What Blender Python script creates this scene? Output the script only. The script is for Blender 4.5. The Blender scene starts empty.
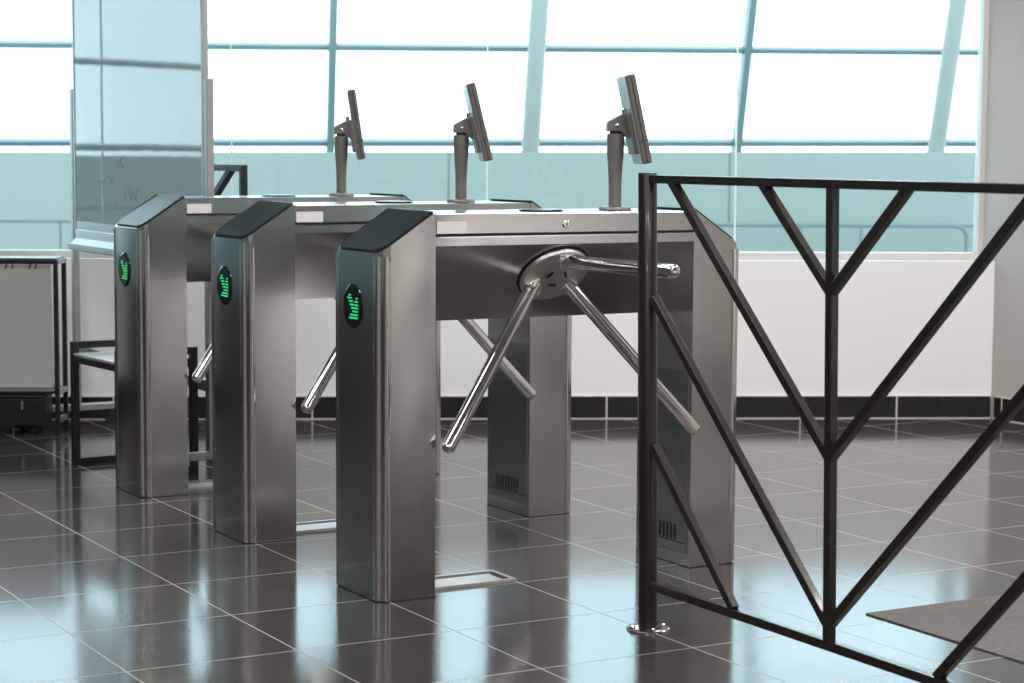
import bpy, bmesh, math, random
from mathutils import Vector, Matrix
random.seed(7)
C = bpy.context.scene.collection
PI = math.pi

# ------------------------------------------------------------------ camera frame
YAW = .5147; PITCH = .0927; ROLL = .0055; H = 1.16; FPX = 2054.83
RR = Vector((math.cos(YAW), -math.sin(YAW), 0)); RF = Vector((math.sin(YAW), math.cos(YAW), 0))
def rf(r, f, z=0.0):
    """point at r metres to the right and f metres along the hall's long view axis"""
    p = RR*r + RF*f; return Vector((p.x, p.y, z))

# ------------------------------------------------------------------ materials
def mat(name, col, rough=.5, metal=0., ior=1.5, spec=None, aniso=0., emit=None, estr=0., coat=0.):
    m = bpy.data.materials.new(name); m.use_nodes = True
    b = m.node_tree.nodes['Principled BSDF']
    b.inputs['Base Color'].default_value = (*col, 1)
    b.inputs['Roughness'].default_value = rough
    b.inputs['Metallic'].default_value = metal
    b.inputs['IOR'].default_value = ior
    if spec is not None: b.inputs['Specular IOR Level'].default_value = spec
    if aniso: b.inputs['Anisotropic'].default_value = aniso
    if emit: b.inputs['Emission Color'].default_value = (*emit, 1); b.inputs['Emission Strength'].default_value = estr
    if coat: b.inputs['Coat Weight'].default_value = coat; b.inputs['Coat Roughness'].default_value = .05
    return m
def nodes(m): return m.node_tree.nodes, m.node_tree.links, m.node_tree.nodes['Principled BSDF']
def noise_to(m, sock, scale, lo, hi, stretch=(1,1,1), detail=3, coord='Object'):
    n, l, b = nodes(m)
    tc = n.new('ShaderNodeTexCoord'); mp = n.new('ShaderNodeMapping'); mp.inputs['Scale'].default_value = stretch
    t = n.new('ShaderNodeTexNoise'); t.inputs['Scale'].default_value = scale; t.inputs['Detail'].default_value = detail
    r = n.new('ShaderNodeMapRange'); r.inputs['To Min'].default_value = lo; r.inputs['To Max'].default_value = hi
    l.new(tc.outputs[coord], mp.inputs['Vector']); l.new(mp.outputs[0], t.inputs['Vector'])
    l.new(t.outputs['Fac'], r.inputs['Value']); l.new(r.outputs[0], b.inputs[sock])
    return t
def bump_to(m, scale, strength, dist=.01, stretch=(1,1,1), detail=2, coord='Object'):
    n, l, b = nodes(m)
    tc = n.new('ShaderNodeTexCoord'); mp = n.new('ShaderNodeMapping'); mp.inputs['Scale'].default_value = stretch
    t = n.new('ShaderNodeTexNoise'); t.inputs['Scale'].default_value = scale; t.inputs['Detail'].default_value = detail
    bp = n.new('ShaderNodeBump'); bp.inputs['Strength'].default_value = strength; bp.inputs['Distance'].default_value = dist
    l.new(tc.outputs[coord], mp.inputs['Vector']); l.new(mp.outputs[0], t.inputs['Vector'])
    l.new(t.outputs['Fac'], bp.inputs['Height']); l.new(bp.outputs[0], b.inputs['Normal'])
def colnoise(m, scale, c1, c2, stretch=(1,1,1), detail=3):
    n, l, b = nodes(m)
    tc = n.new('ShaderNodeTexCoord'); mp = n.new('ShaderNodeMapping'); mp.inputs['Scale'].default_value = stretch
    t = n.new('ShaderNodeTexNoise'); t.inputs['Scale'].default_value = scale; t.inputs['Detail'].default_value = detail
    x = n.new('ShaderNodeMix'); x.data_type = 'RGBA'
    x.inputs[6].default_value = (*c1, 1); x.inputs[7].default_value = (*c2, 1)
    l.new(tc.outputs['Object'], mp.inputs['Vector']); l.new(mp.outputs[0], t.inputs['Vector'])
    l.new(t.outputs['Fac'], x.inputs[0]); l.new(x.outputs[2], b.inputs['Base Color'])

M = {}
M['steel'] = mat('brushed_steel', (.61,.60,.585), .19, 1., aniso=.45)
noise_to(M['steel'], 'Roughness', 14, .16, .23, (1,1,24))
M['steel_dark'] = mat('satin_steel', (.42,.41,.40), .26, 1.)
M['hub'] = mat('satin_rotor', (.80,.78,.76), .36, 1.)
M['chrome'] = mat('polished_steel', (.74,.71,.68), .10, 1.)
noise_to(M['chrome'], 'Roughness', 30, .07, .14)
M['cap'] = mat('dark_glass', (.020,.028,.031), .16, ior=1.11)
bump_to(M['cap'], 5, .012, .004)
M['black_plastic'] = mat('black_plastic', (.012,.013,.014), .35)
M['bezel'] = mat('black_lens', (.006,.008,.010), .12)
M['led'] = mat('green_led', (.0,.25,.08), .4, emit=(.02,.85,.25), estr=.72)
M['pole'] = mat('grey_painted_metal', (.175,.165,.155), .38, .35)
M['screen_body'] = mat('dark_grey_plastic', (.12,.112,.107), .33)
M['screen_back'] = mat('blue_grey_shell', (.26,.36,.40), .22)
M['screen'] = mat('screen_glass', (.01,.012,.014), .05)
M['label'] = mat('white_sticker', (.78,.77,.77), .5)
M['green_sticker'] = mat('faded_green_sticker', (.07,.13,.115), .5)
M['slot'] = mat('slot_black', (.006,.006,.006), .7)
M['rail'] = mat('dark_brown_gloss_paint', (.017,.012,.010), .26, coat=.25)
bump_to(M['rail'], 60, .06, .003)
M['frame_black'] = mat('black_tube_paint', (.012,.012,.013), .35)
M['white_wall'] = mat('white_wall_paint', (.82,.82,.82), .55)
noise_to(M['white_wall'], 'Roughness', 4, .45, .62)
M['grey_wall'] = mat('grey_wall_paint', (.47,.455,.445), .6)
colnoise(M['grey_wall'], 1.2, (.415,.39,.37), (.455,.43,.41))
M['win_frame'] = mat('window_frame_paint', (.52,.51,.50), .4)
M['skirt'] = mat('black_skirting_tile', (.016,.0155,.0155), .25)
noise_to(M['skirt'], 'Roughness', 9, .18, .32)
M['grout'] = mat('pale_grout', (.60,.555,.51), .8)
M['dark_wall'] = mat('charcoal_wall', (.035,.034,.033), .5)
M['brown_wall'] = mat('rear_wall_paint', (.36,.345,.33), .5)
M['teal_reflect_band'] = mat('teal_reflect_band', (.11,.19,.20), .6)
M['dim_wall'] = mat('dark_grey_wall', (.04,.039,.038), .6)
M['header'] = mat('grey_header', (.12,.13,.135), .5)
M['ceiling'] = mat('ceiling_grey', (.30,.31,.31), .7)
M['parapet'] = mat('pale_teal_panel', (.285,.335,.305), .4)
colnoise(M['parapet'], .5, (.240,.262,.234), (.256,.280,.249))
M['mullion'] = mat('teal_aluminium', (.12,.175,.175), .35)
M['column'] = mat('pale_teal_column', (.33,.345,.32), .35)
M['grey_panel'] = mat('grey_hanging_panel', (.42,.415,.41), .6)
colnoise(M['grey_panel'], 1.6, (.40,.397,.393), (.56,.553,.547))
M['board'] = mat('glossy_board', (.21,.275,.275), .03, ior=1.85)
bump_to(M['board'], 7, .011, .02, (1,.7,.6), 4)
M['alu'] = mat('aluminium', (.42,.42,.42), .4, .85)
M['ink_red'] = mat('faded_red_ink', (.16,.10,.11), .5)
M['ink_dark'] = mat('faded_dark_ink', (.05,.07,.08), .5)
M['caster'] = mat('caster_rubber', (.012,.012,.014), .5)
M['seat'] = mat('pale_seat', (.55,.56,.56), .3)
M['hatch'] = mat('hatch_plate', (.48,.47,.46), .35, .5)
M['matfab'] = mat('ribbed_mat', (.115,.108,.103), .95)
colnoise(M['matfab'], 90, (.075,.07,.066), (.165,.155,.148))
bump_to(M['matfab'], 160, .6, .004)
M['outer_floor'] = mat('outer_floor', (.45,.50,.50), .5)
M['distant'] = mat('distant_building', (.45,.62,.85), .8)

def arch_glass(name, tint):
    m = bpy.data.materials.new(name); m.use_nodes = True; n = m.node_tree.nodes; l = m.node_tree.links; n.clear()
    o = n.new('ShaderNodeOutputMaterial'); t = n.new('ShaderNodeBsdfTransparent'); g = n.new('ShaderNodeBsdfGlossy')
    f = n.new('ShaderNodeFresnel'); x = n.new('ShaderNodeMixShader')
    t.inputs[0].default_value = (*tint, 1); g.inputs['Roughness'].default_value = .0; g.inputs[0].default_value = (.9,1,1,1)
    ge = n.new('ShaderNodeNewGeometry'); mr = n.new('ShaderNodeMapRange')     # same Fresnel from both sides of the thin pane
    mr.inputs['To Min'].default_value = 1.33; mr.inputs['To Max'].default_value = 1/1.33
    l.new(ge.outputs['Backfacing'], mr.inputs['Value']); l.new(mr.outputs[0], f.inputs[0])
    l.new(f.outputs[0], x.inputs[0]); l.new(t.outputs[0], x.inputs[1]); l.new(g.outputs[0], x.inputs[2]); l.new(x.outputs[0], o.inputs[0])
    return m
M['glass'] = arch_glass('partition_glass', (.955,.985,.982))
M['outer_glass'] = arch_glass('facade_glass', (.97,.99,.99))

# floor tiles: dark glossy porcelain with pale joints, laid on the X/Y grid
def tile_floor():
    m = mat('dark_floor_tile', (.05,.044,.04), .12, ior=1.54); n, l, b = nodes(m)
    geo = n.new('ShaderNodeTexCoord'); sep = n.new('ShaderNodeSeparateXYZ'); l.new(geo.outputs['Object'], sep.inputs[0])
    def math_(op, a, bb):
        q = n.new('ShaderNodeMath'); q.operation = op
        for i, v in enumerate((a, bb)):
            if v is None: continue
            if isinstance(v, (int, float)): q.inputs[i].default_value = v
            else: l.new(v, q.inputs[i])
        return q.outputs[0]
    def line(s, off, per, w):
        a = math_('DIVIDE', math_('SUBTRACT', s, off), per)
        fr = math_('FRACT', a, None)
        d = math_('ABSOLUTE', math_('SUBTRACT', fr, .5), None)         # .5 at a joint
        return math_('GREATER_THAN', d, .5 - w/per/2), math_('FLOOR', a, None)
    gx, ix = line(sep.outputs[0], 2.2915, .4136, .0044)
    gy, iy = line(sep.outputs[1], 4.326, .4136, .0044)
    g = math_('MAXIMUM', gx, gy)
    cv = n.new('ShaderNodeCombineXYZ'); l.new(ix, cv.inputs[0]); l.new(iy, cv.inputs[1])
    wn = n.new('ShaderNodeTexWhiteNoise'); l.new(cv.outputs[0], wn.inputs['Vector'])
    ns = n.new('ShaderNodeTexNoise'); ns.inputs['Scale'].default_value = 6; ns.inputs['Detail'].default_value = 6
    l.new(geo.outputs['Object'], ns.inputs['Vector'])
    mixv = math_('ADD', math_('MULTIPLY', wn.outputs[0], .45), math_('MULTIPLY', ns.outputs['Fac'], .6))
    c1 = n.new('ShaderNodeMix'); c1.data_type = 'RGBA'
    c1.inputs[6].default_value = (.036,.031,.028,1); c1.inputs[7].default_value = (.062,.055,.050,1); l.new(mixv, c1.inputs[0])
    c2 = n.new('ShaderNodeMix'); c2.data_type = 'RGBA'; c2.inputs[7].default_value = (.32,.29,.265,1)
    l.new(c1.outputs[2], c2.inputs[6]); l.new(g, c2.inputs[0]); l.new(c2.outputs[2], b.inputs['Base Color'])
    # roughness: slightly clouded polish, matt joints
    n2 = n.new('ShaderNodeTexNoise'); n2.inputs['Scale'].default_value = 2.3; n2.inputs['Detail'].default_value = 5
    l.new(geo.outputs['Object'], n2.inputs['Vector'])
    rr = n.new('ShaderNodeMapRange'); rr.inputs['To Min'].default_value = .085; rr.inputs['To Max'].default_value = .15
    l.new(n2.outputs['Fac'], rr.inputs['Value'])
    l.new(math_('ADD', rr.outputs[0], math_('MULTIPLY', g, .3)), b.inputs['Roughness'])
    # joints lie a little lower
    inv = math_('SUBTRACT', 1.0, g)
    bp = n.new('ShaderNodeBump'); bp.inputs['Strength'].default_value = .25; bp.inputs['Distance'].default_value = .002
    l.new(inv, bp.inputs['Height']); l.new(bp.outputs[0], b.inputs['Normal'])
    return m
M['floor'] = tile_floor()

# ------------------------------------------------------------------ mesh helpers
def obj(name, bm, m, parent=None, smooth=False, bevel=0., segs=2):
    me = bpy.data.meshes.new(name)
    bmesh.ops.recalc_face_normals(bm, faces=bm.faces[:])
    bm.to_mesh(me); bm.free()
    o = bpy.data.objects.new(name, me); C.objects.link(o)
    me.materials.append(M[m] if isinstance(m, str) else m)
    if parent: o.parent = parent
    if smooth:
        for p in me.polygons: p.use_smooth = True
        e = o.modifiers.new('split', 'EDGE_SPLIT'); e.split_angle = math.radians(38)
    if bevel:
        b = o.modifiers.new('bevel', 'BEVEL'); b.width = bevel; b.segments = segs; b.limit_method = 'ANGLE'
        b.angle_limit = math.radians(40)
    return o
def thing(name, label, cat, loc=(0,0,0), rz=0., group=None):
    o = bpy.data.objects.new(name, None); C.objects.link(o); o.empty_display_size = .1
    o.location = loc; o.rotation_euler = (0,0,rz)
    return tag(o, label, cat, group)
def tag(o, label, cat, group=None):
    o['label'] = label; o['category'] = cat
    if group: o['group'] = group
    return o
def struct(name, bm, m, parent=None, **k):
    o = obj(name, bm, m, parent, **k)
    if parent is None: o['kind'] = 'structure'
    return o
def box(bm, lo, hi, mtx=None):
    x0,y0,z0 = lo; x1,y1,z1 = hi
    v = [bm.verts.new(p) for p in ((x0,y0,z0),(x1,y0,z0),(x1,y1,z0),(x0,y1,z0),(x0,y0,z1),(x1,y0,z1),(x1,y1,z1),(x0,y1,z1))]
    for f in ((0,3,2,1),(4,5,6,7),(0,1,5,4),(1,2,6,5),(2,3,7,6),(3,0,4,7)): bm.faces.new([v[i] for i in f])
    if mtx: bmesh.ops.transform(bm, matrix=mtx, verts=v)
    return bm
def newbox(lo, hi, mtx=None): return box(bmesh.new(), lo, hi, mtx)
def prism(bm, pts, vec):
    """polygon pts (3D, planar) swept along vec"""
    vec = Vector(vec)
    a = [bm.verts.new(p) for p in pts]; b = [bm.verts.new(Vector(p)+vec) for p in pts]
    bm.faces.new(a); bm.faces.new(b[::-1]); n = len(a)
    for i in range(n): bm.faces.new((a[i], b[i], b[(i+1)%n], a[(i+1)%n]))
    return bm
def frame_of(d):
    d = Vector(d).normalized()
    u = Vector((0,0,1)).cross(d) if abs(d.z) < .95 else Vector((1,0,0)).cross(d)
    u.normalize(); return d, u, d.cross(u)
def lathe(bm, base, axis, prof, segs=32):
    """prof: list of (radius, height) along axis from base; closed at both ends"""
    d, u, v = frame_of(axis); base = Vector(base); rings = []
    for r, h in prof:
        rings.append([bm.verts.new(base + d*h + (u*math.cos(2*PI*i/segs) + v*math.sin(2*PI*i/segs))*max(r,1e-4)) for i in range(segs)])
    for a, b in zip(rings, rings[1:]):
        for i in range(segs): bm.faces.new((a[i], a[(i+1)%segs], b[(i+1)%segs], b[i]))
    bm.faces.new(rings[0][::-1]); bm.faces.new(rings[-1])
    return bm
def tube(bm, p0, p1, r, segs=24, cap=0.):
    p0 = Vector(p0); p1 = Vector(p1); L = (p1-p0).length
    prof = [(r,0),(r,L)]
    if cap: prof = [(r,0),(r,L-cap),(r*.93,L-cap*.45),(r*.72,L-.1*cap),(r*.6,L)]
    return lathe(bm, p0, p1-p0, prof, segs)
def bar(bm, p0, p1, w, h=None, up=(1,0,0)):
    """square bar between two points; 'up' lies across the width w"""
    h = h or w; p0 = Vector(p0); p1 = Vector(p1); d = (p1-p0).normalized()
    s = Vector(up); s = (s - d*s.dot(d)).normalized(); t = d.cross(s)
    pts = [p0 + s*a*w/2 + t*b*h/2 for a, b in ((-1,-1),(1,-1),(1,1),(-1,1))]
    return prism(bm, pts, p1-p0)
def pipe(bm, pts, r, segs=12):
    for a, b in zip(pts, pts[1:]): tube(bm, a, b, r, segs)
    return bm
def ribbon(bm, pts, w, nrm, t=.0006):
    nrm = Vector(nrm)
    for a, b in zip(pts, pts[1:]): bar(bm, a, b, t, w, up=nrm)
    return bm

# ------------------------------------------------------------------ setting: hall
W0 = Vector((6.266, 6.76, 0)); WU = Vector((.895,-.446,0)).normalized(); WN = Vector((-WU.y*-1, 0, 0))
WN = Vector((WU.y, -WU.x, 0))                       # towards the hall
WL = -WU                                            # leftwards along the glazed wall
T_END = 5.45
def wp(t, d=0., z=0.):
    """t metres left of the right corner along the glazed wall, d metres out into the hall"""
    p = W0 + WL*t + WN*d; return Vector((p.x, p.y, z))
def wbox(bm, t0, t1, d0, d1, z0, z1):
    pts = [wp(t0,d0,z0), wp(t1,d0,z0), wp(t1,d1,z0), wp(t0,d1,z0)]
    return prism(bm, pts, (0,0,z1-z0))
def pquad(bm, *pts): bm.faces.new([bm.verts.new(p) for p in pts]); return bm

fb = bmesh.new()
hall = [Vector((6.366,7.0,0)), wp(-.02,-.05), wp(T_END+.1,-.05), rf(-3.4,-5), Vector((6.366,-6.2,0))]
prism(fb, [Vector((p.x,p.y,-.12)) for p in (Vector((6.366,-6.3,0)), Vector((6.366,6.70,0)), wp(-.02,-.06), wp(T_END+.15,-.06), rf(-3.55,-5.2))], (0,0,.12))
struct('floor', fb, 'floor')
SILL = .690
bm = bmesh.new(); wbox(bm, .015, T_END, -.16, 0, .0, SILL)
struct('wall_back', bm, 'white_wall')
# glazed upper part: frame, panes, silicone joints
bm = bmesh.new()
wbox(bm, .038, T_END, -.145, -.068, SILL, .722)
wbox(bm, .038, .078, -.145, -.068, .722, 1.88); wbox(bm, T_END-.06, T_END, -.145, -.068, .722, 1.88)
wbox(bm, .038, T_END, -.145, -.068, 1.88, 1.93)
win = struct('window_1', bm, 'win_frame', bevel=.003)
joints = [.078, 1.147, 2.236, 3.340, 4.43, T_END-.06]
jm = mat('silicone_joint', (.80,.93,.92), .3)
for a, b in zip(joints, joints[1:]):
    bm = bmesh.new(); wbox(bm, a+.003, b-.003, -.120, -.110, .722, 1.88); struct('pane', bm, 'glass', win)
for j in joints[1:-1]:
    bm = bmesh.new(); wbox(bm, j-.003, j+.003, -.119, -.111, .722, 1.88); struct('glass_joint', bm, jm, win)
# beam above the glazing
bm = bmesh.new(); wbox(bm, 0, T_END, -.16, 0, 1.93, 3.0); struct('trim_1', bm, 'header')
# right wall (parallel to the turnstiles' Y axis) with its skirting
struct('wall_right', newbox((6.248,-.2,0),(6.366,6.90,3.0)), 'grey_wall')
struct('trim_3', newbox((6.248,-6.3,0),(6.366,-.2,1.0)), 'white_wall')          # unseen white lower wall, added to brighten reflections in the steel sides
struct('trim_4', newbox((6.248,-6.3,1.0),(6.366,-.2,3.0)), 'dim_wall')  # unseen upper wall, kept dark so the low pedestal faces reflect less
def skirting(name, p0, p1, nrm, tile, first):
    L = (p1-p0).length; d = (p1-p0).normalized(); h = .098; th = .010
    bm = bmesh.new(); q = [p0, p1, p1+nrm*th, p0+nrm*th]; prism(bm, q, (0,0,h))
    o = struct(name, bm, 'skirt')
    g = bmesh.new(); s = first
    while s < L:
        a = p0+d*(s-.0035); c = p0+d*(s+.0035); prism(g, [a-nrm*.0, c, c+nrm*(th+.0012), a+nrm*(th+.0012)], (0,0,h-.001)); s += tile
    a, b = p0+nrm*th, p1+nrm*th
    prism(g, [a, b, b+nrm*.006, a+nrm*.006], (0,0,.004))
    prism(g, [p0+Vector((0,0,h-.001)), p1+Vector((0,0,h-.001)), p1+nrm*(th+.001)+Vector((0,0,h-.001)), p0+nrm*(th+.001)+Vector((0,0,h-.001))], (0,0,.0035))
    obj('grout_lines', g, 'grout', o)
skirting('baseboard_back', wp(.025), wp(T_END-.02), WN, .425, .4165)
skirting('baseboard_right', Vector((6.248,6.74,0)), Vector((6.248,-6.2,0)), Vector((-1,0,0)), .41, .05)
# far side and rear of the hall
bm = bmesh.new(); a = wp(T_END); b = rf(-3.4,-5)
wl_n = Vector((-(b-a).y, (b-a).x, 0)).normalized()
if wl_n.dot(RR) > 0: wl_n = -wl_n
prism(bm, [a, b, b+wl_n*.12, a+wl_n*.12], (0,0,.56)); struct('wall_left', bm, 'dark_wall')
bm = bmesh.new(); z = Vector((0,0,.56))
prism(bm, [a+z, b+z, b+wl_n*.12+z, a+wl_n*.12+z], (0,0,.40)); struct('trim_2', bm, 'teal_reflect_band')  # unseen teal band, added to tint reflections in the pedestal ends
bm = bmesh.new(); z = Vector((0,0,.96))
prism(bm, [a+z, b+z, b+wl_n*.12+z, a+wl_n*.12+z], (0,0,2.04)); struct('trim_5', bm, 'dark_wall')  # unseen dark upper band, added to darken the pedestals' mirror image in the floor
bm = bmesh.new(); prism(bm, [rf(-3.5,-5.0), Vector((6.366,-6.2,0)), Vector((6.366,-6.3,0)), rf(-3.5,-5.12)], (0,0,3.0))
struct('wall_rear', bm, 'brown_wall')
bm = bmesh.new()
prism(bm, [Vector((p.x,p.y,3.0)) for p in (Vector((6.366,-6.3,0)), Vector((6.366,6.70,0)), wp(-.02,-.16), wp(T_END+.15,-.16), rf(-3.55,-5.2))], (0,0,.1))
struct('ceiling', bm, 'ceiling')

# ------------------------------------------------------------------ setting: glazed outer facade beyond the void
bm = bmesh.new(); prism(bm, [rf(-22,9.9,-.05), rf(14,9.9,-.05), rf(14,22,-.05), rf(-22,22,-.05)], (0,0,.02)); struct('floor_outer', bm, 'outer_floor')
PF = 16.0
bm = bmesh.new()
ZP = lambda r: 1.1465 + ROLL*r              # the parapet's top runs very slightly uphill
a = [bm.verts.new(rf(r,f,z)) for r,f,z in ((-22,PF,-.03),(12,PF,-.03),(12,PF,ZP(12)),(-22,PF,ZP(-22)))]
b = [bm.verts.new(rf(r,f,z)) for r,f,z in ((-22,PF+.35,-.03),(12,PF+.35,-.03),(12,PF+.35,ZP(12)),(-22,PF+.35,ZP(-22)))]
bm.faces.new(a); bm.faces.new(b[::-1])
for i in range(4): bm.faces.new((a[i], b[i], b[(i+1)%4], a[(i+1)%4]))
par = struct('wall_outer', bm, 'parapet')
def px_r(px, f): return (px-512)/FPX*f
seam = mat('panel_seam', (.13,.15,.145), .7)
bm = bmesh.new()
ZS = 1.16 - 73/FPX*PF
prism(bm, [rf(-22,PF-.004,ZS-.008), rf(12,PF-.004,ZS-.008), rf(12,PF+.002,ZS-.008), rf(-22,PF+.002,ZS-.008)], (0,0,.016))
for px in range(-1236, 1500, 280):
    r = px_r(px+4, PF); prism(bm, [rf(r-.006,PF-.004,ZS), rf(r+.006,PF-.004,ZS), rf(r+.006,PF+.002,ZS), rf(r-.006,PF+.002,ZS)], (0,0,ZP(r)-.002-ZS))
for px in range(-1260, 1500, 160):
    r = px_r(px+40, PF); prism(bm, [rf(r-.006,PF-.004,0), rf(r+.006,PF-.004,0), rf(r+.006,PF+.002,0), rf(r-.006,PF+.002,0)], (0,0,ZS))
obj('panel_seams', bm, seam, par)

LEAN = math.radians(18.8); FD = 18.0; FS = .165; ZT = 1.238
fnx, fny = FS/math.hypot(1,FS), -1/math.hypot(1,FS)        # facade normal towards the hall (r, f)
def fac(s, h, out=0.):
    """point on the leaning facade: s sideways, h up the slope from the transom, out towards the hall"""
    n_h = (math.sin(LEAN)*h + out*math.cos(LEAN))
    z = ZT + ROLL*s + math.cos(LEAN)*h - out*math.sin(LEAN)
    return rf(s + fnx*n_h, FD + FS*s + fny*n_h, z)
S0, S1, HT = -17.5, 8.0, 5.4
up = (fac(0,0,1)-fac(0,0,0))
w2 = bmesh.new()
bar(w2, fac(S0,0,.03), fac(S1,0,.03), .09, .042, up=up)
SV = [-1.575 + 1.775*k for k in range(-8, 6)]
HH = [0, .846, 1.70, 2.55, 3.40, 4.25, HT]
for h in HH[1:]: bar(w2, fac(S0,h,.03), fac(S1,h,.03), .09, .042, up=up)
bar(w2, fac(S0,-.35,.03), fac(S1,-.35,.03), .09, .06, up=up)
for s in SV:
    if abs(s+10.45) < .2 or abs(s-.2) < .1 or abs(s-3.75) < .1: continue
    bar(w2, fac(s,-.35,.05), fac(s,HT,.05), .12, .062, up=up)
w2o = struct('window_2', w2, 'mullion')
hs = [-.35]+HH; ss = [S0]+SV+[S1]
for i in range(len(ss)-1):
    bm = bmesh.new(); pquad(bm, fac(ss[i],-.35), fac(ss[i+1],-.35), fac(ss[i+1],HT), fac(ss[i],HT))
    struct('pane', bm, 'outer_glass', w2o)
for s, lab in ((.115,'thick leaning pale teal column near the middle of the glazing'),(3.74,'thick leaning pale teal column beside the window frame at right')):
    bm = bmesh.new(); lathe(bm, fac(s,-.75,.22), fac(s,HT,.22)-fac(s,-.75,.22), [(.078,0),(.078,6.0)], 28)
    o = obj('leaning_column', bm, 'column', smooth=True); tag(o, lab, 'column')
# handrail along the parapet foot
bm = bmesh.new(); hp = []
rz = ZS+.012
for px in (655, 800, 954): hp.append(rf(px_r(px,PF-.25), PF-.25, rz))
for k in range(1,6):
    a = k/5*PI/2; hp.append(rf(px_r(954,PF-.25)+.09*math.sin(a), PF-.25, rz-.09*(1-math.cos(a))))
hp.append(rf(px_r(954,PF-.25)+.09, PF-.25, -.03))
pipe(bm, hp, .016)
hr = obj('handrail', bm, 'mullion', smooth=True); tag(hr, 'slim teal handrail with a bent end beyond the glass at right', 'handrail')
for r in (px_r(655,PF-.25)+.02, px_r(800,PF-.25)):
    bm = bmesh.new(); tube(bm, rf(r,PF-.25,-.03), rf(r,PF-.25,rz), .014, 12); obj('rail_post', bm, 'mullion', hr)

# ------------------------------------------------------------------ turnstiles
def plan_leg(x_out, x_in, y0, y1, R=.036, n=8):
    """plan of a pedestal, the two outer corners rounded; near leg has x_out < x_in"""
    s = 1 if x_in > x_out else -1; pts = []
    for k in range(n+1):
        a = PI/2*k/n; pts.append((x_out+s*(R-R*math.sin(a)), y0+R-R*math.cos(a)))
    for k in range(n+1):
        a = PI/2*k/n; pts.append((x_out+s*(R-R*math.cos(a)), y1-R+R*math.sin(a)))
    k0 = x_out+s*.155
    return pts[:n+1] + pts[n+1:] + [(k0,y1),(x_in,y1),(x_in,y0),(k0,y0)]
LEN, DEP = 1.125, .275
def leg_top(x):
    d = min(x, LEN-x)
    return min(.896 + d/.155*.101, .997)
def pedestal_bm(side):
    xo, xi = (0,.162) if side == 0 else (LEN, LEN-.1625)
    P = plan_leg(xo, xi, 0, DEP); bm = bmesh.new()
    a = [bm.verts.new((x,y,.0)) for x,y in P]; b = [bm.verts.new((x,y,leg_top(x))) for x,y in P]
    n = len(P)
    for i in range(n): bm.faces.new((a[i],a[(i+1)%n],b[(i+1)%n],b[i]))
    bm.faces.new(a[::-1])
    # top: rounded front flat, slope, flat strip
    bm.faces.new(b[:-4]); bm.faces.new([b[-1],b[0],b[-5],b[-4]]) if False else None
    bm.faces.new([b[0], b[-5], b[-4], b[-1]]); bm.faces.new([b[-1], b[-4], b[-3], b[-2]])
    return bm
def cap_bm(side):
    """dark glass plate lying on the sloping pedestal top, low corners rounded"""
    pts = []; R = .038; y0, y1 = .006, DEP-.006; x0, x1 = .004, .161
    for k in range(7):
        a = PI/2*k/6; pts.append((x0+R-R*math.sin(a), y0+R-R*math.cos(a)))
    for k in range(7):
        a = PI/2*k/6; pts.append((x0+R-R*math.cos(a), y1-R+R*math.sin(a)))
    pts += [(.155,y1),(x1,y1-.006),(x1,y0+.006),(.155,y0)]
    bm = bmesh.new(); t = .007
    def Z(x): return .896+x/.155*.101 if x <= .155 else .997
    f = (lambda x: x) if side == 0 else (lambda x: LEN-x)
    a = [bm.verts.new((f(x),y,Z(x)+.0005)) for x,y in pts]; b = [bm.verts.new((f(x),y,Z(x)+t)) for x,y in pts]
    n = len(pts)
    for i in range(n): bm.faces.new((a[i],a[(i+1)%n],b[(i+1)%n],b[i]))
    bm.faces.new(a[::-1]); bm.faces.new(b)
    return bm
AX = Vector((0,-math.sqrt(.5),-math.sqrt(.5)))             # rotor axis, out and down
APEX = Vector((.564, .120, .866))
ARM_D = [Vector((0,-1,0)), Vector((.6124,-.25,-.75)), Vector((-.6124,-.25,-.75))]
ARM_L = .622
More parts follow.
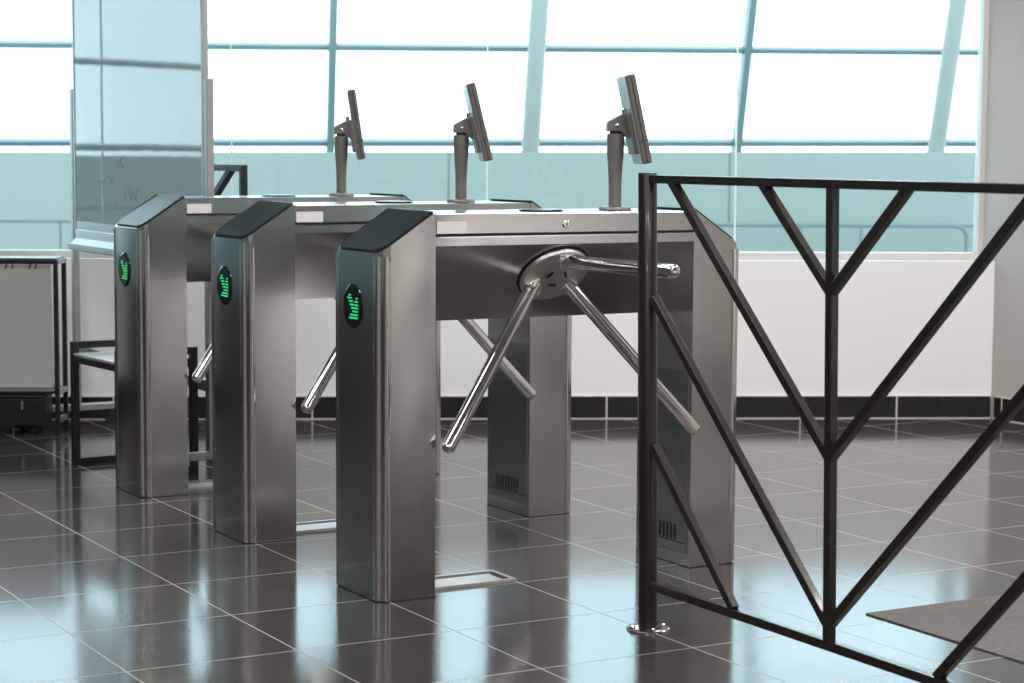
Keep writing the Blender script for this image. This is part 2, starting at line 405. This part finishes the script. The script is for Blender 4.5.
def build_turnstile():
    t = thing('tripod_turnstile', '', 'turnstile')
    for side in (0,1):
        p = obj('pedestal', pedestal_bm(side), 'steel', t, smooth=True)
        c = obj('cap', cap_bm(side), 'cap', t); c['label'] = 'dark glass cap on the sloping pedestal end'
        # thin black strip around the foot
        bm = bmesh.new(); xo, xi = ((-.002,.163) if side == 0 else (LEN+.002, LEN-.1635))
        P = plan_leg(xo, xi, -.001, DEP+.001, .037); prism(bm, [(x,y,0) for x,y in P], (0,0,.0022)); obj('foot_strip', bm, 'slot', p)
    # raised vertical trim bands on the rounded corners
    for (cx, cy, sx, sy) in ((.036,.036,-1,-1),(.036,DEP-.036,-1,1),(LEN-.036,.036,1,-1),(LEN-.036,DEP-.036,1,1)):
        bm = bmesh.new(); pts = []
        for k in range(25):
            q = k/24; a = math.radians(4+80*q); r = .0361 + .0060*abs(math.sin(2*PI*q))
            pts.append((cx+sx*r*math.sin(a), cy+sy*r*math.cos(a)))
        for k in range(5):
            a = math.radians(84-80*k/4); pts.append((cx+sx*.0345*math.sin(a), cy+sy*.0345*math.cos(a)))
        prism(bm, [(x,y,.004) for x,y in pts], (0,0,.886)); obj('corner_trim', bm, 'chrome', t, smooth=True)
    # light indicator on the end face
    bm = bmesh.new(); lathe(bm, (.001,.152,.755), (-1,0,0), [(.058,0),(.058,.003),(.053,.0055),(.05,.0055)], 40)
    dd = obj('direction_display', bm, 'bezel', t, smooth=True)
    bm = bmesh.new()
    rows = [(240.6,180,200),(268,168,208),(268,258,270),(300.5,183,222),(300,245,272),(333,195,235),(333,245,275),(364,208,275),(397,222,272),(431,197,272),(461,185,272)]
    for (y,x0,x1) in rows:
        u0, u1 = (x0-225)/97*.057, (x1-225)/97*.057; v = -(y-351)/203*.054
        box(bm, (-.0065,.141-u1,.755+v-.0021), (-.0052,.141-u0,.755+v+.0021))
    ar = obj('arrow', bm, 'led', dd); ar['label'] = 'glowing green arrow of short bars'
    # beam: housing with slanted underside, lid, lock, label, reader
    bm = bmesh.new(); x0, x1 = .162, LEN-.1625
    prism(bm, [(x0,0,.938),(x0,0,.914),(x0,.006,.914),(x0,.218,.702),(x0,DEP,.702),(x0,DEP,.938)], (x1-x0,0,0))
    obj('housing', bm, 'steel', t)
    bm = newbox((x0+.0008,.0,.9435),(x1-.0008,DEP,.997)); obj('lid', bm, 'steel', t, bevel=.0025)
    bm = newbox((x0,.004,.937),(x1,DEP-.004,.944)); obj('seam', bm, 'slot', t)
    bm = newbox((x0+.0005,-.0012,.935),(x1-.0005,.003,.938)); obj('drip_edge', bm, 'chrome', t)
    bm = bmesh.new(); lathe(bm, (.551,.001,.966), (0,-1,0), [(.0105,0),(.0105,.004),(.008,.006),(.0075,.006)], 20)
    lk = obj('lock', bm, 'chrome', t, smooth=True)
    obj('keyhole', newbox((.5495,-.0066,.961),(.5525,-.004,.971)), 'slot', lk)
    obj('sticker', newbox((.166,-.0008,.946),(.252,.0005,.977)), 'label', t)
    bm = bmesh.new(); lathe(bm, (.55,.13,.9965), (0,0,1), [(.060,0),(.060,.0035),(.055,.006),(.054,.006)], 40)
    cr = obj('card_reader', bm, 'cap', t, smooth=True); cr['label'] = 'flat dark round reader disc on the lid'
    # rotor
    cen = APEX + AX*.053
    bm = bmesh.new(); lathe(bm, cen-AX*.014, AX, [(.100,0),(.104,.002),(.104,.010),(.09,.011)], 48); obj('gasket', bm, 'slot', t, smooth=True)
    bm = bmesh.new(); lathe(bm, cen-AX*.004, AX, [(.097,0),(.099,.003),(.098,.009),(.094,.013),(.06,.0165),(.03,.0178)], 48)
    hub = obj('rotor_hub', bm, 'hub', t, smooth=True)
    d_, u_, v_ = frame_of(AX)
    for k in range(3):
        # short dark slots midway between the arms
        base = -(ARM_D[k] - AX*ARM_D[k].dot(AX)).normalized()
        side = AX.cross(base)
        p = cen + AX*.0155 + base*.028
        bm = bmesh.new(); bar(bm, p-side*.011, p+side*.011, .004, .006, up=AX); obj('slot', bm, 'slot', hub)
    for k, d in enumerate(ARM_D):
        side = AX.cross(d).normalized()
        bm = bmesh.new(); s0, s1 = APEX + d*.060, APEX + d*.108
        up_ = side
        bar(bm, s0+side*.0195, s1+side*.0195, .007, .034, up=side)
        bar(bm, s0-side*.0195, s1-side*.0195, .007, .034, up=side)
        tube(bm, s1-side*.026-d*.012, s1+side*.026-d*.012, .007, 14)
        obj('arm_bracket', bm, 'chrome', hub, bevel=.002)
        bm = bmesh.new(); L = ARM_L + (.014 if k else 0); tube(bm, APEX+d*.082, APEX+d*L, .0185, 28, cap=.012)
        a = obj('arm', bm, 'chrome', t, smooth=True)
        bm = bmesh.new(); lathe(bm, APEX+d*(L-.034), d, [(.0187,0),(.0190,.001),(.0187,.003)], 28); obj('end_ring', bm, 'steel_dark', a, smooth=True)
    # service door with vents on the inner face of the far pedestal
    X = LEN-.1625
    dr = obj('access_door', newbox((X-.003,.012,.036),(X+.001,.262,.551)), 'steel_dark', t, bevel=.001)
    bm = newbox((X-.0036,.012,.064),(X-.002,.262,.0665)); obj('door_fold', bm, 'slot', dr)
    for k in range(8):
        y = .068+.0185*k; obj('vent_slot', newbox((X-.0042,y,.070),(X-.0025,y+.0065,.114)), 'slot', dr)
    return t
def dup(root):
    r = root.copy(); C.objects.link(r)
    for ch in list(root.children):
        c = ch.copy(); C.objects.link(c); c.parent = r
        for g in list(ch.children):
            d = g.copy(); C.objects.link(d); d.parent = c
    return r
t1 = build_turnstile(); t1.location = (2.26,4.683,0)
# a faded arrow sticker is only on the nearest one
t2 = dup(t1); t2.location = (2.26,5.583,0)
t3 = dup(t1); t3.location = (2.26,6.489,0)
for t, lab in ((t1,'nearest brushed steel tripod turnstile, behind the black railing post'),
               (t2,'middle steel tripod turnstile, between the nearest one and the one by the whiteboard'),
               (t3,'farthest steel tripod turnstile, in front of the mobile whiteboard')):
    t['label'] = lab; t['group'] = 'row of three tripod turnstiles'
bm = bmesh.new(); X = LEN-.166; yc, zc = .085, .378
prism(bm, [(X,yc+.05,zc+.006),(X,yc+.018,zc+.024),(X,yc+.018,zc+.009),(X,yc-.045,zc+.009),(X,yc-.045,zc-.005),(X,yc+.018,zc-.005),(X,yc+.018,zc-.014)], (-.0006,0,0))
ga = obj('arrow_sticker', bm, 'green_sticker', t1); ga['label'] = 'faded green arrow sticker'

# ------------------------------------------------------------------ terminals on poles
YAW_T = -math.radians(24.0)
def build_terminal(tilt, lab, x, y):
    t = thing('pole_terminal', lab, 'terminal', (x,y,.9972), 0, 'terminals on the turnstile lids')
    bm = bmesh.new(); lathe(bm, (0,0,0), (0,0,1), [(.044,0),(.046,.002),(.045,.007),(.042,.010),(.02,.0102)], 40); obj('base_flange', bm, 'pole', t, smooth=True)
    bm = bmesh.new(); lathe(bm, (0,0,.011), (0,0,1), [(.0178,0),(.0178,.03),(.0185,.075),(.0208,.115),(.0236,.150),(.0246,.180),(.0240,.1970),(.020,.1995)], 36); obj('pole', bm, 'pole', t, smooth=True)
    bm = bmesh.new(); lathe(bm, (0,0,.210), (0,0,1), [(.0165,0),(.0165,.0075)], 24); obj('swivel', bm, 'slot', t, smooth=True)
    n = Vector((math.cos(YAW_T), math.sin(YAW_T), 0)); w = Vector((-math.sin(YAW_T), math.cos(YAW_T), 0))   # facing, width
    def at(a, b, z): return n*a + w*b + Vector((0,0,z))
    # wedge bracket between pole and panel
    side = [(-.025,.2165),(.012,.2165),(.030,.200),(.046,.192),(.050,.205),(.038,.262),(.028,.268),(.012,.262),(-.025,.242)]
    bm = bmesh.new(); prism(bm, [at(a,-.019,z) for a,z in side], w*.038); br = obj('bracket', bm, 'pole', t, bevel=.003)
    bm = bmesh.new(); lathe(bm, at(.002,-.0185,.232), -w, [(.0055,0),(.0055,.0025),(.003,.003)], 14)
    obj('bolt', bm, 'chrome', br, smooth=True)
    bm = bmesh.new(); lathe(bm, at(.042,-.0185,.206), -w, [(.0065,0),(.0065,.010),(.003,.011)], 14); obj('knob', bm, 'chrome', br, smooth=True)
    bm = bmesh.new(); lathe(bm, at(.022,-.008,.264), Vector((0,0,1)), [(.007,0),(.007,.013),(.004,.015)], 14)
    obj('knob', bm, 'chrome', br, smooth=True)
    # panel, tilted back
    c = at(.0490,0,.249); tn = math.radians(tilt)
    fu = -n*math.sin(tn) + Vector((0,0,math.cos(tn)))      # up the panel
    ff = n*math.cos(tn) + Vector((0,0,math.sin(tn)))       # out of the screen
    R = Matrix((( *ff, ), ( *w, ), ( *fu, ))).transposed().to_4x4(); R.translation = c
    L = .246; Wd = .165
    bm = newbox((-.010,-Wd/2,-L/2),(.0165,Wd/2,L/2), R); p = obj('panel_body', bm, 'screen_body', t, bevel=.005, segs=3)
    bm = newbox((-.0125,-Wd/2+.006,-L/2+.004),(-.009,Wd/2-.006,L/2-.004), R); obj('back_shell', bm, 'screen_back', p, bevel=.001)
    bm = newbox((.0160,-Wd/2+.008,-L/2+.008),(.0172,Wd/2-.008,L/2-.008), R); obj('screen', bm, 'screen', p)
    bm = newbox((-.023,-.058,-.093),(-.0115,.058,.020), R); mp = obj('mount_plate', bm, 'pole', t, bevel=.002)
    bm = newbox((-.0115,-Wd/2-.0008,-.060),(.0170,-Wd/2+.001,-.0585), R); box(bm, (.0025,-Wd/2-.0008,-L/2+.004),(.0045,-Wd/2+.001,L/2-.004), R); obj('case_seam', bm, 'slot', p)
    return t
build_terminal(12.0,'largest grey pole terminal, on the nearest turnstile, left of the black railing post',3.046,4.813)
build_terminal(13.5,'middle grey pole terminal with its pale back showing, on the middle turnstile',3.044,5.713)
build_terminal(8.5,'smallest pole terminal seen edge-on, on the farthest turnstile',3.049,6.619)

# ------------------------------------------------------------------ floor hatches beside the pedestals
def build_hatch():
    t = thing('floor_hatch', '', 'floor hatch')
    bm = bmesh.new(); x1, y0, y1 = .275, 0, .135
    for lo, hi in (((0,y0,0),(x1,y0+.012,.008)),((0,y1-.012,0),(x1,y1,.008)),((x1-.012,y0+.012,0),(x1,y1-.012,.008)),((0,y0+.012,0),(.012,y1-.012,.008))): box(bm, lo, hi)
    obj('rim', bm, 'hatch', t)
    obj('gap', newbox((.012,y0+.012,.0),(x1-.012,y1-.012,.002)), 'slot', t)
    obj('plate', newbox((.022,y0+.014,.002),(x1-.030,y1-.030,.005)), 'hatch', t)
    return t
h1 = build_hatch(); h1.location = (2.432,4.755,0)
h2 = dup(h1); h2.location = (2.432,5.668,0)
h3 = dup(h1); h3.location = (2.432,6.580,0)
for h, lab in ((h1,'pale floor hatch at the foot of the nearest turnstile'),(h2,'pale floor hatch at the foot of the middle turnstile'),(h3,'pale floor hatch at the foot of the farthest turnstile')):
    h['label'] = lab; h['group'] = 'floor hatches under the turnstiles'

# ------------------------------------------------------------------ black railing with nested V braces
def build_railing():
    FX = 2.713; YP = 4.117; YC = 3.413; YE = 2*YC-YP-.01
    t = thing('metal_railing', 'dark brown-black steel railing with nested V braces in the foreground at right', 'railing', (FX,YP,0))
    def P(y, z, x=0): return Vector((x, y-YP, z))
    ztop = lambda y: 1.0945
    for y in (YP, YE):
        bm = bmesh.new(); lathe(bm, P(y,.004), (0,0,1), [(.0235,0),(.0235,ztop(y)+.008),(.0225,ztop(y)+.0105)], 32)
        po = obj('post', bm, 'rail', t, smooth=True)
        bm = bmesh.new(); lathe(bm, P(y,0), (0,0,1), [(.053,0),(.053,.004),(.051,.0055),(.025,.006)], 40)
        bf = obj('base_flange', bm, 'chrome', t, smooth=True); bf['label'] = 'chrome disc at the foot of the post'
        for k in range(4):
            a = math.radians(75+90*k); bm = bmesh.new()
            lathe(bm, P(y,.0055)+Vector((.039*math.cos(a),.039*math.sin(a),0)), (0,0,1), [(.007,0),(.007,.005),(.0045,.0075)], 10); obj('bolt', bm, 'chrome', bf, smooth=True)
    B = .0205
    bm = bmesh.new(); bar(bm, P(YP+.01,ztop(YP)), P(YE,ztop(YE)), .021, .0195); obj('top_rail', bm, 'rail', t, bevel=.002)
    bm = bmesh.new(); bar(bm, P(YP,.113), P(YE,.113), .021); obj('bottom_rail', bm, 'rail', t, bevel=.002)
    bm = bmesh.new(); bar(bm, P(YC,.118), P(YC,ztop(YC)), B+.0005); obj('upright', bm, 'rail', t, bevel=.002)
    def brace(y0,z0,y1,z1):
        bm = bmesh.new(); bar(bm, P(y0,z0), P(y1,z1), B-.0005); obj('brace', bm, 'rail', t, bevel=.002)
    for s in (1,-1):
        for dy0, z0, dy1, z1 in ((.244,1.093,0,.866),(.600,1.093,0,.515),(.675,.812,0,.155),(.675,.455,.345,.122)):
            brace(YC+s*dy0, z0, YC+s*dy1, z1)
    t.rotation_euler = (0, -.0150, 0)
    return t
build_railing()
# second railing of the same kind behind the whiteboard
t = thing('metal_railing', 'short black railing end behind the whiteboard, above the farthest turnstile', 'railing', (2.951,7.29,0))
for nm, a, b in (('end_bar',(0,0,0),(0,0,1.100)),('top_rail',(0,0,1.088),(0,.37,1.088)),('bottom_rail',(0,0,.11),(0,.37,.11)),('end_bar',(0,.37,0),(0,.37,1.100)),
                 ('brace',(0,.115,1.085),(0,.37,.93)),('brace',(0,0,.80),(0,.37,.575))):
    bm = bmesh.new(); bar(bm, a, b, .026); obj(nm, bm, 'frame_black', t, bevel=.002)

# ------------------------------------------------------------------ mobile whiteboard
t = thing('mobile_whiteboard', 'tall glossy whiteboard on wheels reflecting the windows, left behind the farthest turnstile', 'whiteboard', (2.640,6.862,0))
LB = 1.50
def wpt(x, y, z): return Vector((x,y,z))
bp_ = obj('board_panel', newbox((-.008,.02,.855),(.008,LB-.02,1.98)), 'board', t)
bm = bmesh.new()
for lo, hi in (((-.011,.004,.805),(.011,.024,2.0)),((-.011,LB-.024,.805),(.011,LB-.004,2.0)),((-.0082,.0,.802),(.011,LB,.858)),((-.011,.0,1.978),(.011,LB,2.002))): box(bm, lo, hi)
obj('board_frame', bm, 'alu', t, bevel=.002)
for y in (-.022, LB+.022):
    obj('upright', newbox((-.013,y-.018,.065),(.013,y+.018,1.405)), 'alu', t, bevel=.003)
    ft = obj('foot', newbox((-.20,y-.016,.058),(.17,y+.016,.088)), 'alu', t, bevel=.004)
    for x in (-.175,.145):
        bm = bmesh.new(); tube(bm, (x,y-.012,.026), (x,y+.012,.026), .026, 20)
        box(bm, (x-.012,y-.016,.030),(x+.012,y+.016,.059)); obj('caster', bm, 'caster', t, smooth=True)
    bm = bmesh.new(); tube(bm, (0,y-.03*(1 if y<0 else -1)*-1,1.385), (0,y,1.385), .012, 14); obj('pivot', bm, 'steel_dark', t, smooth=True)
obj('cross_bar', newbox((-.012,0,.30),(.012,LB,.34)), 'alu', t)
# pen tray along the lower edge on the near-left face
bm = bmesh.new(); y0, y1 = .62, LB-.06
prism(bm, [(-.0085,y0,.858),(-.0085,y0,.755),(-.055,y0,.742),(-.060,y0,.747),(-.060,y0,.768),(-.054,y0,.768),(-.052,y0,.758),(-.026,y0,.790),(-.024,y0,.822),(-.018,y0,.826),(-.018,y0,.858)], (0,y1-y0,0))
tr = obj('pen_tray', bm, 'alu', t)
bm = bmesh.new(); prism(bm, [(-.009,y0,.826),(-.009,y0,.747),(-.064,y0,.735),(-.064,y0,.772),(-.03,y0,.818)], (0,-.03,0)); obj('tray_end', bm, 'black_plastic', tr, bevel=.002)
# faded, unreadable pen marks
rnd = random.Random(3)
for col, lines in (('ink_red',((.99,1.10,.055,7),(.86,.99,.05,8),(1.02,.93,.03,5))),('ink_dark',((1.18,1.03,.03,9),(.60,.965,.02,7),(.42,.96,.018,5)))):
    bm = bmesh.new()
    for (yy, zz, hh, n) in lines:
        pts = [Vector((-.0084, yy-.024*i+rnd.uniform(-.012,.012), zz+rnd.uniform(-hh,hh)*.6)) for i in range(n)]
        ribbon(bm, pts, .004, (1,0,0), .0004)
    obj('pen_marks', bm, col, bp_)

# ------------------------------------------------------------------ low black frame stool in front of the whiteboard
t = thing('frame_stool', 'low black square-tube stool with a pale seat, left of the farthest turnstile', 'stool', (2.312,6.887,0), math.radians(5))
sx, sy, sz, B = .310, .425, .456, .026
for x in (B/2, sx-B/2):
    for y in (B/2, sy-B/2): obj('leg', newbox((x-B/2,y-B/2,.0),(x+B/2,y+B/2,sz)), 'frame_black', t, bevel=.002)
for y in (B/2, sy-B/2):
    obj('top_rail', newbox((B,y-B/2,sz-B),(sx-B,y+B/2,sz)), 'frame_black', t, bevel=.002)
    obj('floor_rail', newbox((B,y-B/2,.0),(sx-B,y+B/2,B)), 'frame_black', t, bevel=.002)
for x in (B/2, sx-B/2): obj('side_rail', newbox((x-B/2,B,sz-.075),(x+B/2,sy-B,sz-.05)), 'frame_black', t, bevel=.002)
obj('seat', newbox((.004,B,sz-.05),(sx-.004,sy-B,sz-.042)), 'seat', t, bevel=.002)

# ------------------------------------------------------------------ display frame with hanging panel at far left
CAMROT = -YAW
fo = rf(-2.739, 8.25); t = thing('display_frame', 'black metal frame with a grey panel hung from hooks at far left', 'display stand', fo, CAMROT)
w_, d_, h_ = .91, .17, .712; B = .0185
for x in (B/2, w_-B/2):
    for y in (B/2, d_-B/2): obj('leg', newbox((x-B/2,y-B/2,0),(x+B/2,y+B/2,h_-B)), 'frame_black', t, bevel=.002)
for y in (B/2, d_-B/2): obj('top_bar', newbox((0,y-B/2,h_-B),(w_,y+B/2,h_)), 'frame_black', t, bevel=.002)
for x in (B/2, w_-B/2):
    obj('top_side_bar', newbox((x-B/2,B,h_-B),(x+B/2,d_-B,h_)), 'alu', t)
    obj('low_side_bar', newbox((x-B/2,B,.165),(x+B/2,d_-B,.185)), 'alu', t)
    obj('foot_side_bar', newbox((x-B/2,B,.05),(x+B/2,d_-B,.07)), 'alu', t)
obj('shelf', newbox((B,.0,.170),(w_-B,d_,.184)), 'frame_black', t)
obj('shelf_lip', newbox((B,-.003,.180),(w_-B,.004,.188)), 'alu', t)
obj('top_glass', newbox((.01,.01,h_),(w_-.01,d_-.01,h_+.006)), 'cap', t)
ph = obj('hanging_panel', newbox((.05,.012,.195),(w_-.028,.018,.690)), 'grey_panel', t)
for x in (.70,.725,.795,.82,.42,.445):
    bm = bmesh.new(); bar(bm, (x,.010,.676), (x+.006,.006,.700), .005, up=(0,1,0)); obj('hook', bm, 'black_plastic', ph)
bo = thing('storage_trunk', 'black storage box on small wheels under the hanging grey panel', 'box', rf(-2.69,8.22), CAMROT)
bm = newbox((0,.035,.035),(.80,.180,.150)); obj('body', bm, 'black_plastic', bo, bevel=.006)
obj('lid', newbox((-.004,.030,.150),(.804,.184,.164)), 'frame_black', bo, bevel=.004)
obj('latch', newbox((.706,.028,.105),(.714,.036,.140)), 'alu', bo)
for x in (.10,.68):
    for y in (.07,.15):
        bm = bmesh.new(); tube(bm, (x-.011,y,.0185), (x+.011,y,.0185), .0185, 18); box(bm, (x-.013,y-.008,.02),(x+.013,y+.008,.036)); obj('caster', bm, 'caster', bo, smooth=True)

# ------------------------------------------------------------------ ribbed mat at right
bm = newbox((0,-1.1,0),(1.5,0,.004)); m_ = obj('floor_mat', bm, 'matfab', bevel=.001); m_.location = (3.288,3.995,.0)
tag(m_, 'grey-brown ribbed floor mat behind the railing at lower right', 'mat')

# ------------------------------------------------------------------ light
w = bpy.data.worlds.new('sky'); bpy.context.scene.world = w; w.use_nodes = True
bg = w.node_tree.nodes['Background']; bg.inputs[0].default_value = (.67,.885,1.0,1); bg.inputs[1].default_value = 3.65
def lamp(x, y, sx, sy, power, col=(1,.965,.93), rz=0., spread=180):
    l = bpy.data.lights.new('ceiling_or_fill_lamp', 'AREA'); l.shape = 'RECTANGLE'; l.size = sx; l.size_y = sy; l.energy = power; l.color = col; l.spread = math.radians(spread)
    o = bpy.data.objects.new('ceiling_or_fill_lamp', l); C.objects.link(o); o.location = (x,y,2.985); o.rotation_euler = (0,0,rz)
for (r, f) in ((-2,1.2),(1,1.2),(3.6,1.2),(-1.6,4.6),(1,4.6),(3.4,4.6),(.2,7.3),(2.6,7.3),(-1.5,-1.6),(1,-1.6),(3.4,-1.6),(-1.2,-4),(2.2,-4)):
    p = rf(r, f); lamp(p.x, p.y, 1.2, .3, 50, rz=-YAW)
for y in (-5,-3.4,-1.8): lamp(5.25, y, .2, 1.2, 75, spread=62)      # added narrow-spread fill lamps, brighten the unseen white wall for steel reflections
p = rf(-1.5,6.7); lamp(p.x, p.y, 1.2, .3, 26, rz=-YAW)  # added fill lamp, brightens the wall and hanging panel at left

# ------------------------------------------------------------------ camera
cam = bpy.data.cameras.new('camera'); co = bpy.data.objects.new('camera', cam); C.objects.link(co)
cam.sensor_width = 36; cam.lens = FPX/1024*36
co.location = (0,0,H)
co.rotation_euler = (Matrix.Rotation(-YAW,3,'Z') @ Matrix.Rotation(PI/2-PITCH,3,'X') @ Matrix.Rotation(ROLL,3,'Z')).to_euler()
cam.clip_start = .05; cam.clip_end = 200
cam.dof.use_dof = True; cam.dof.focus_distance = 5.35; cam.dof.aperture_fstop = 7.1
sc = bpy.context.scene; sc.camera = co
sc.view_settings.view_transform = 'Standard'; sc.view_settings.look = 'None'; sc.view_settings.gamma = 1.0
sc.view_settings.use_curve_mapping = False; sc.view_settings.exposure = 0.0
sc.cycles.max_bounces = 10; sc.cycles.transparent_max_bounces = 16; sc.cycles.glossy_bounces = 6; sc.cycles.sample_clamp_indirect = 8
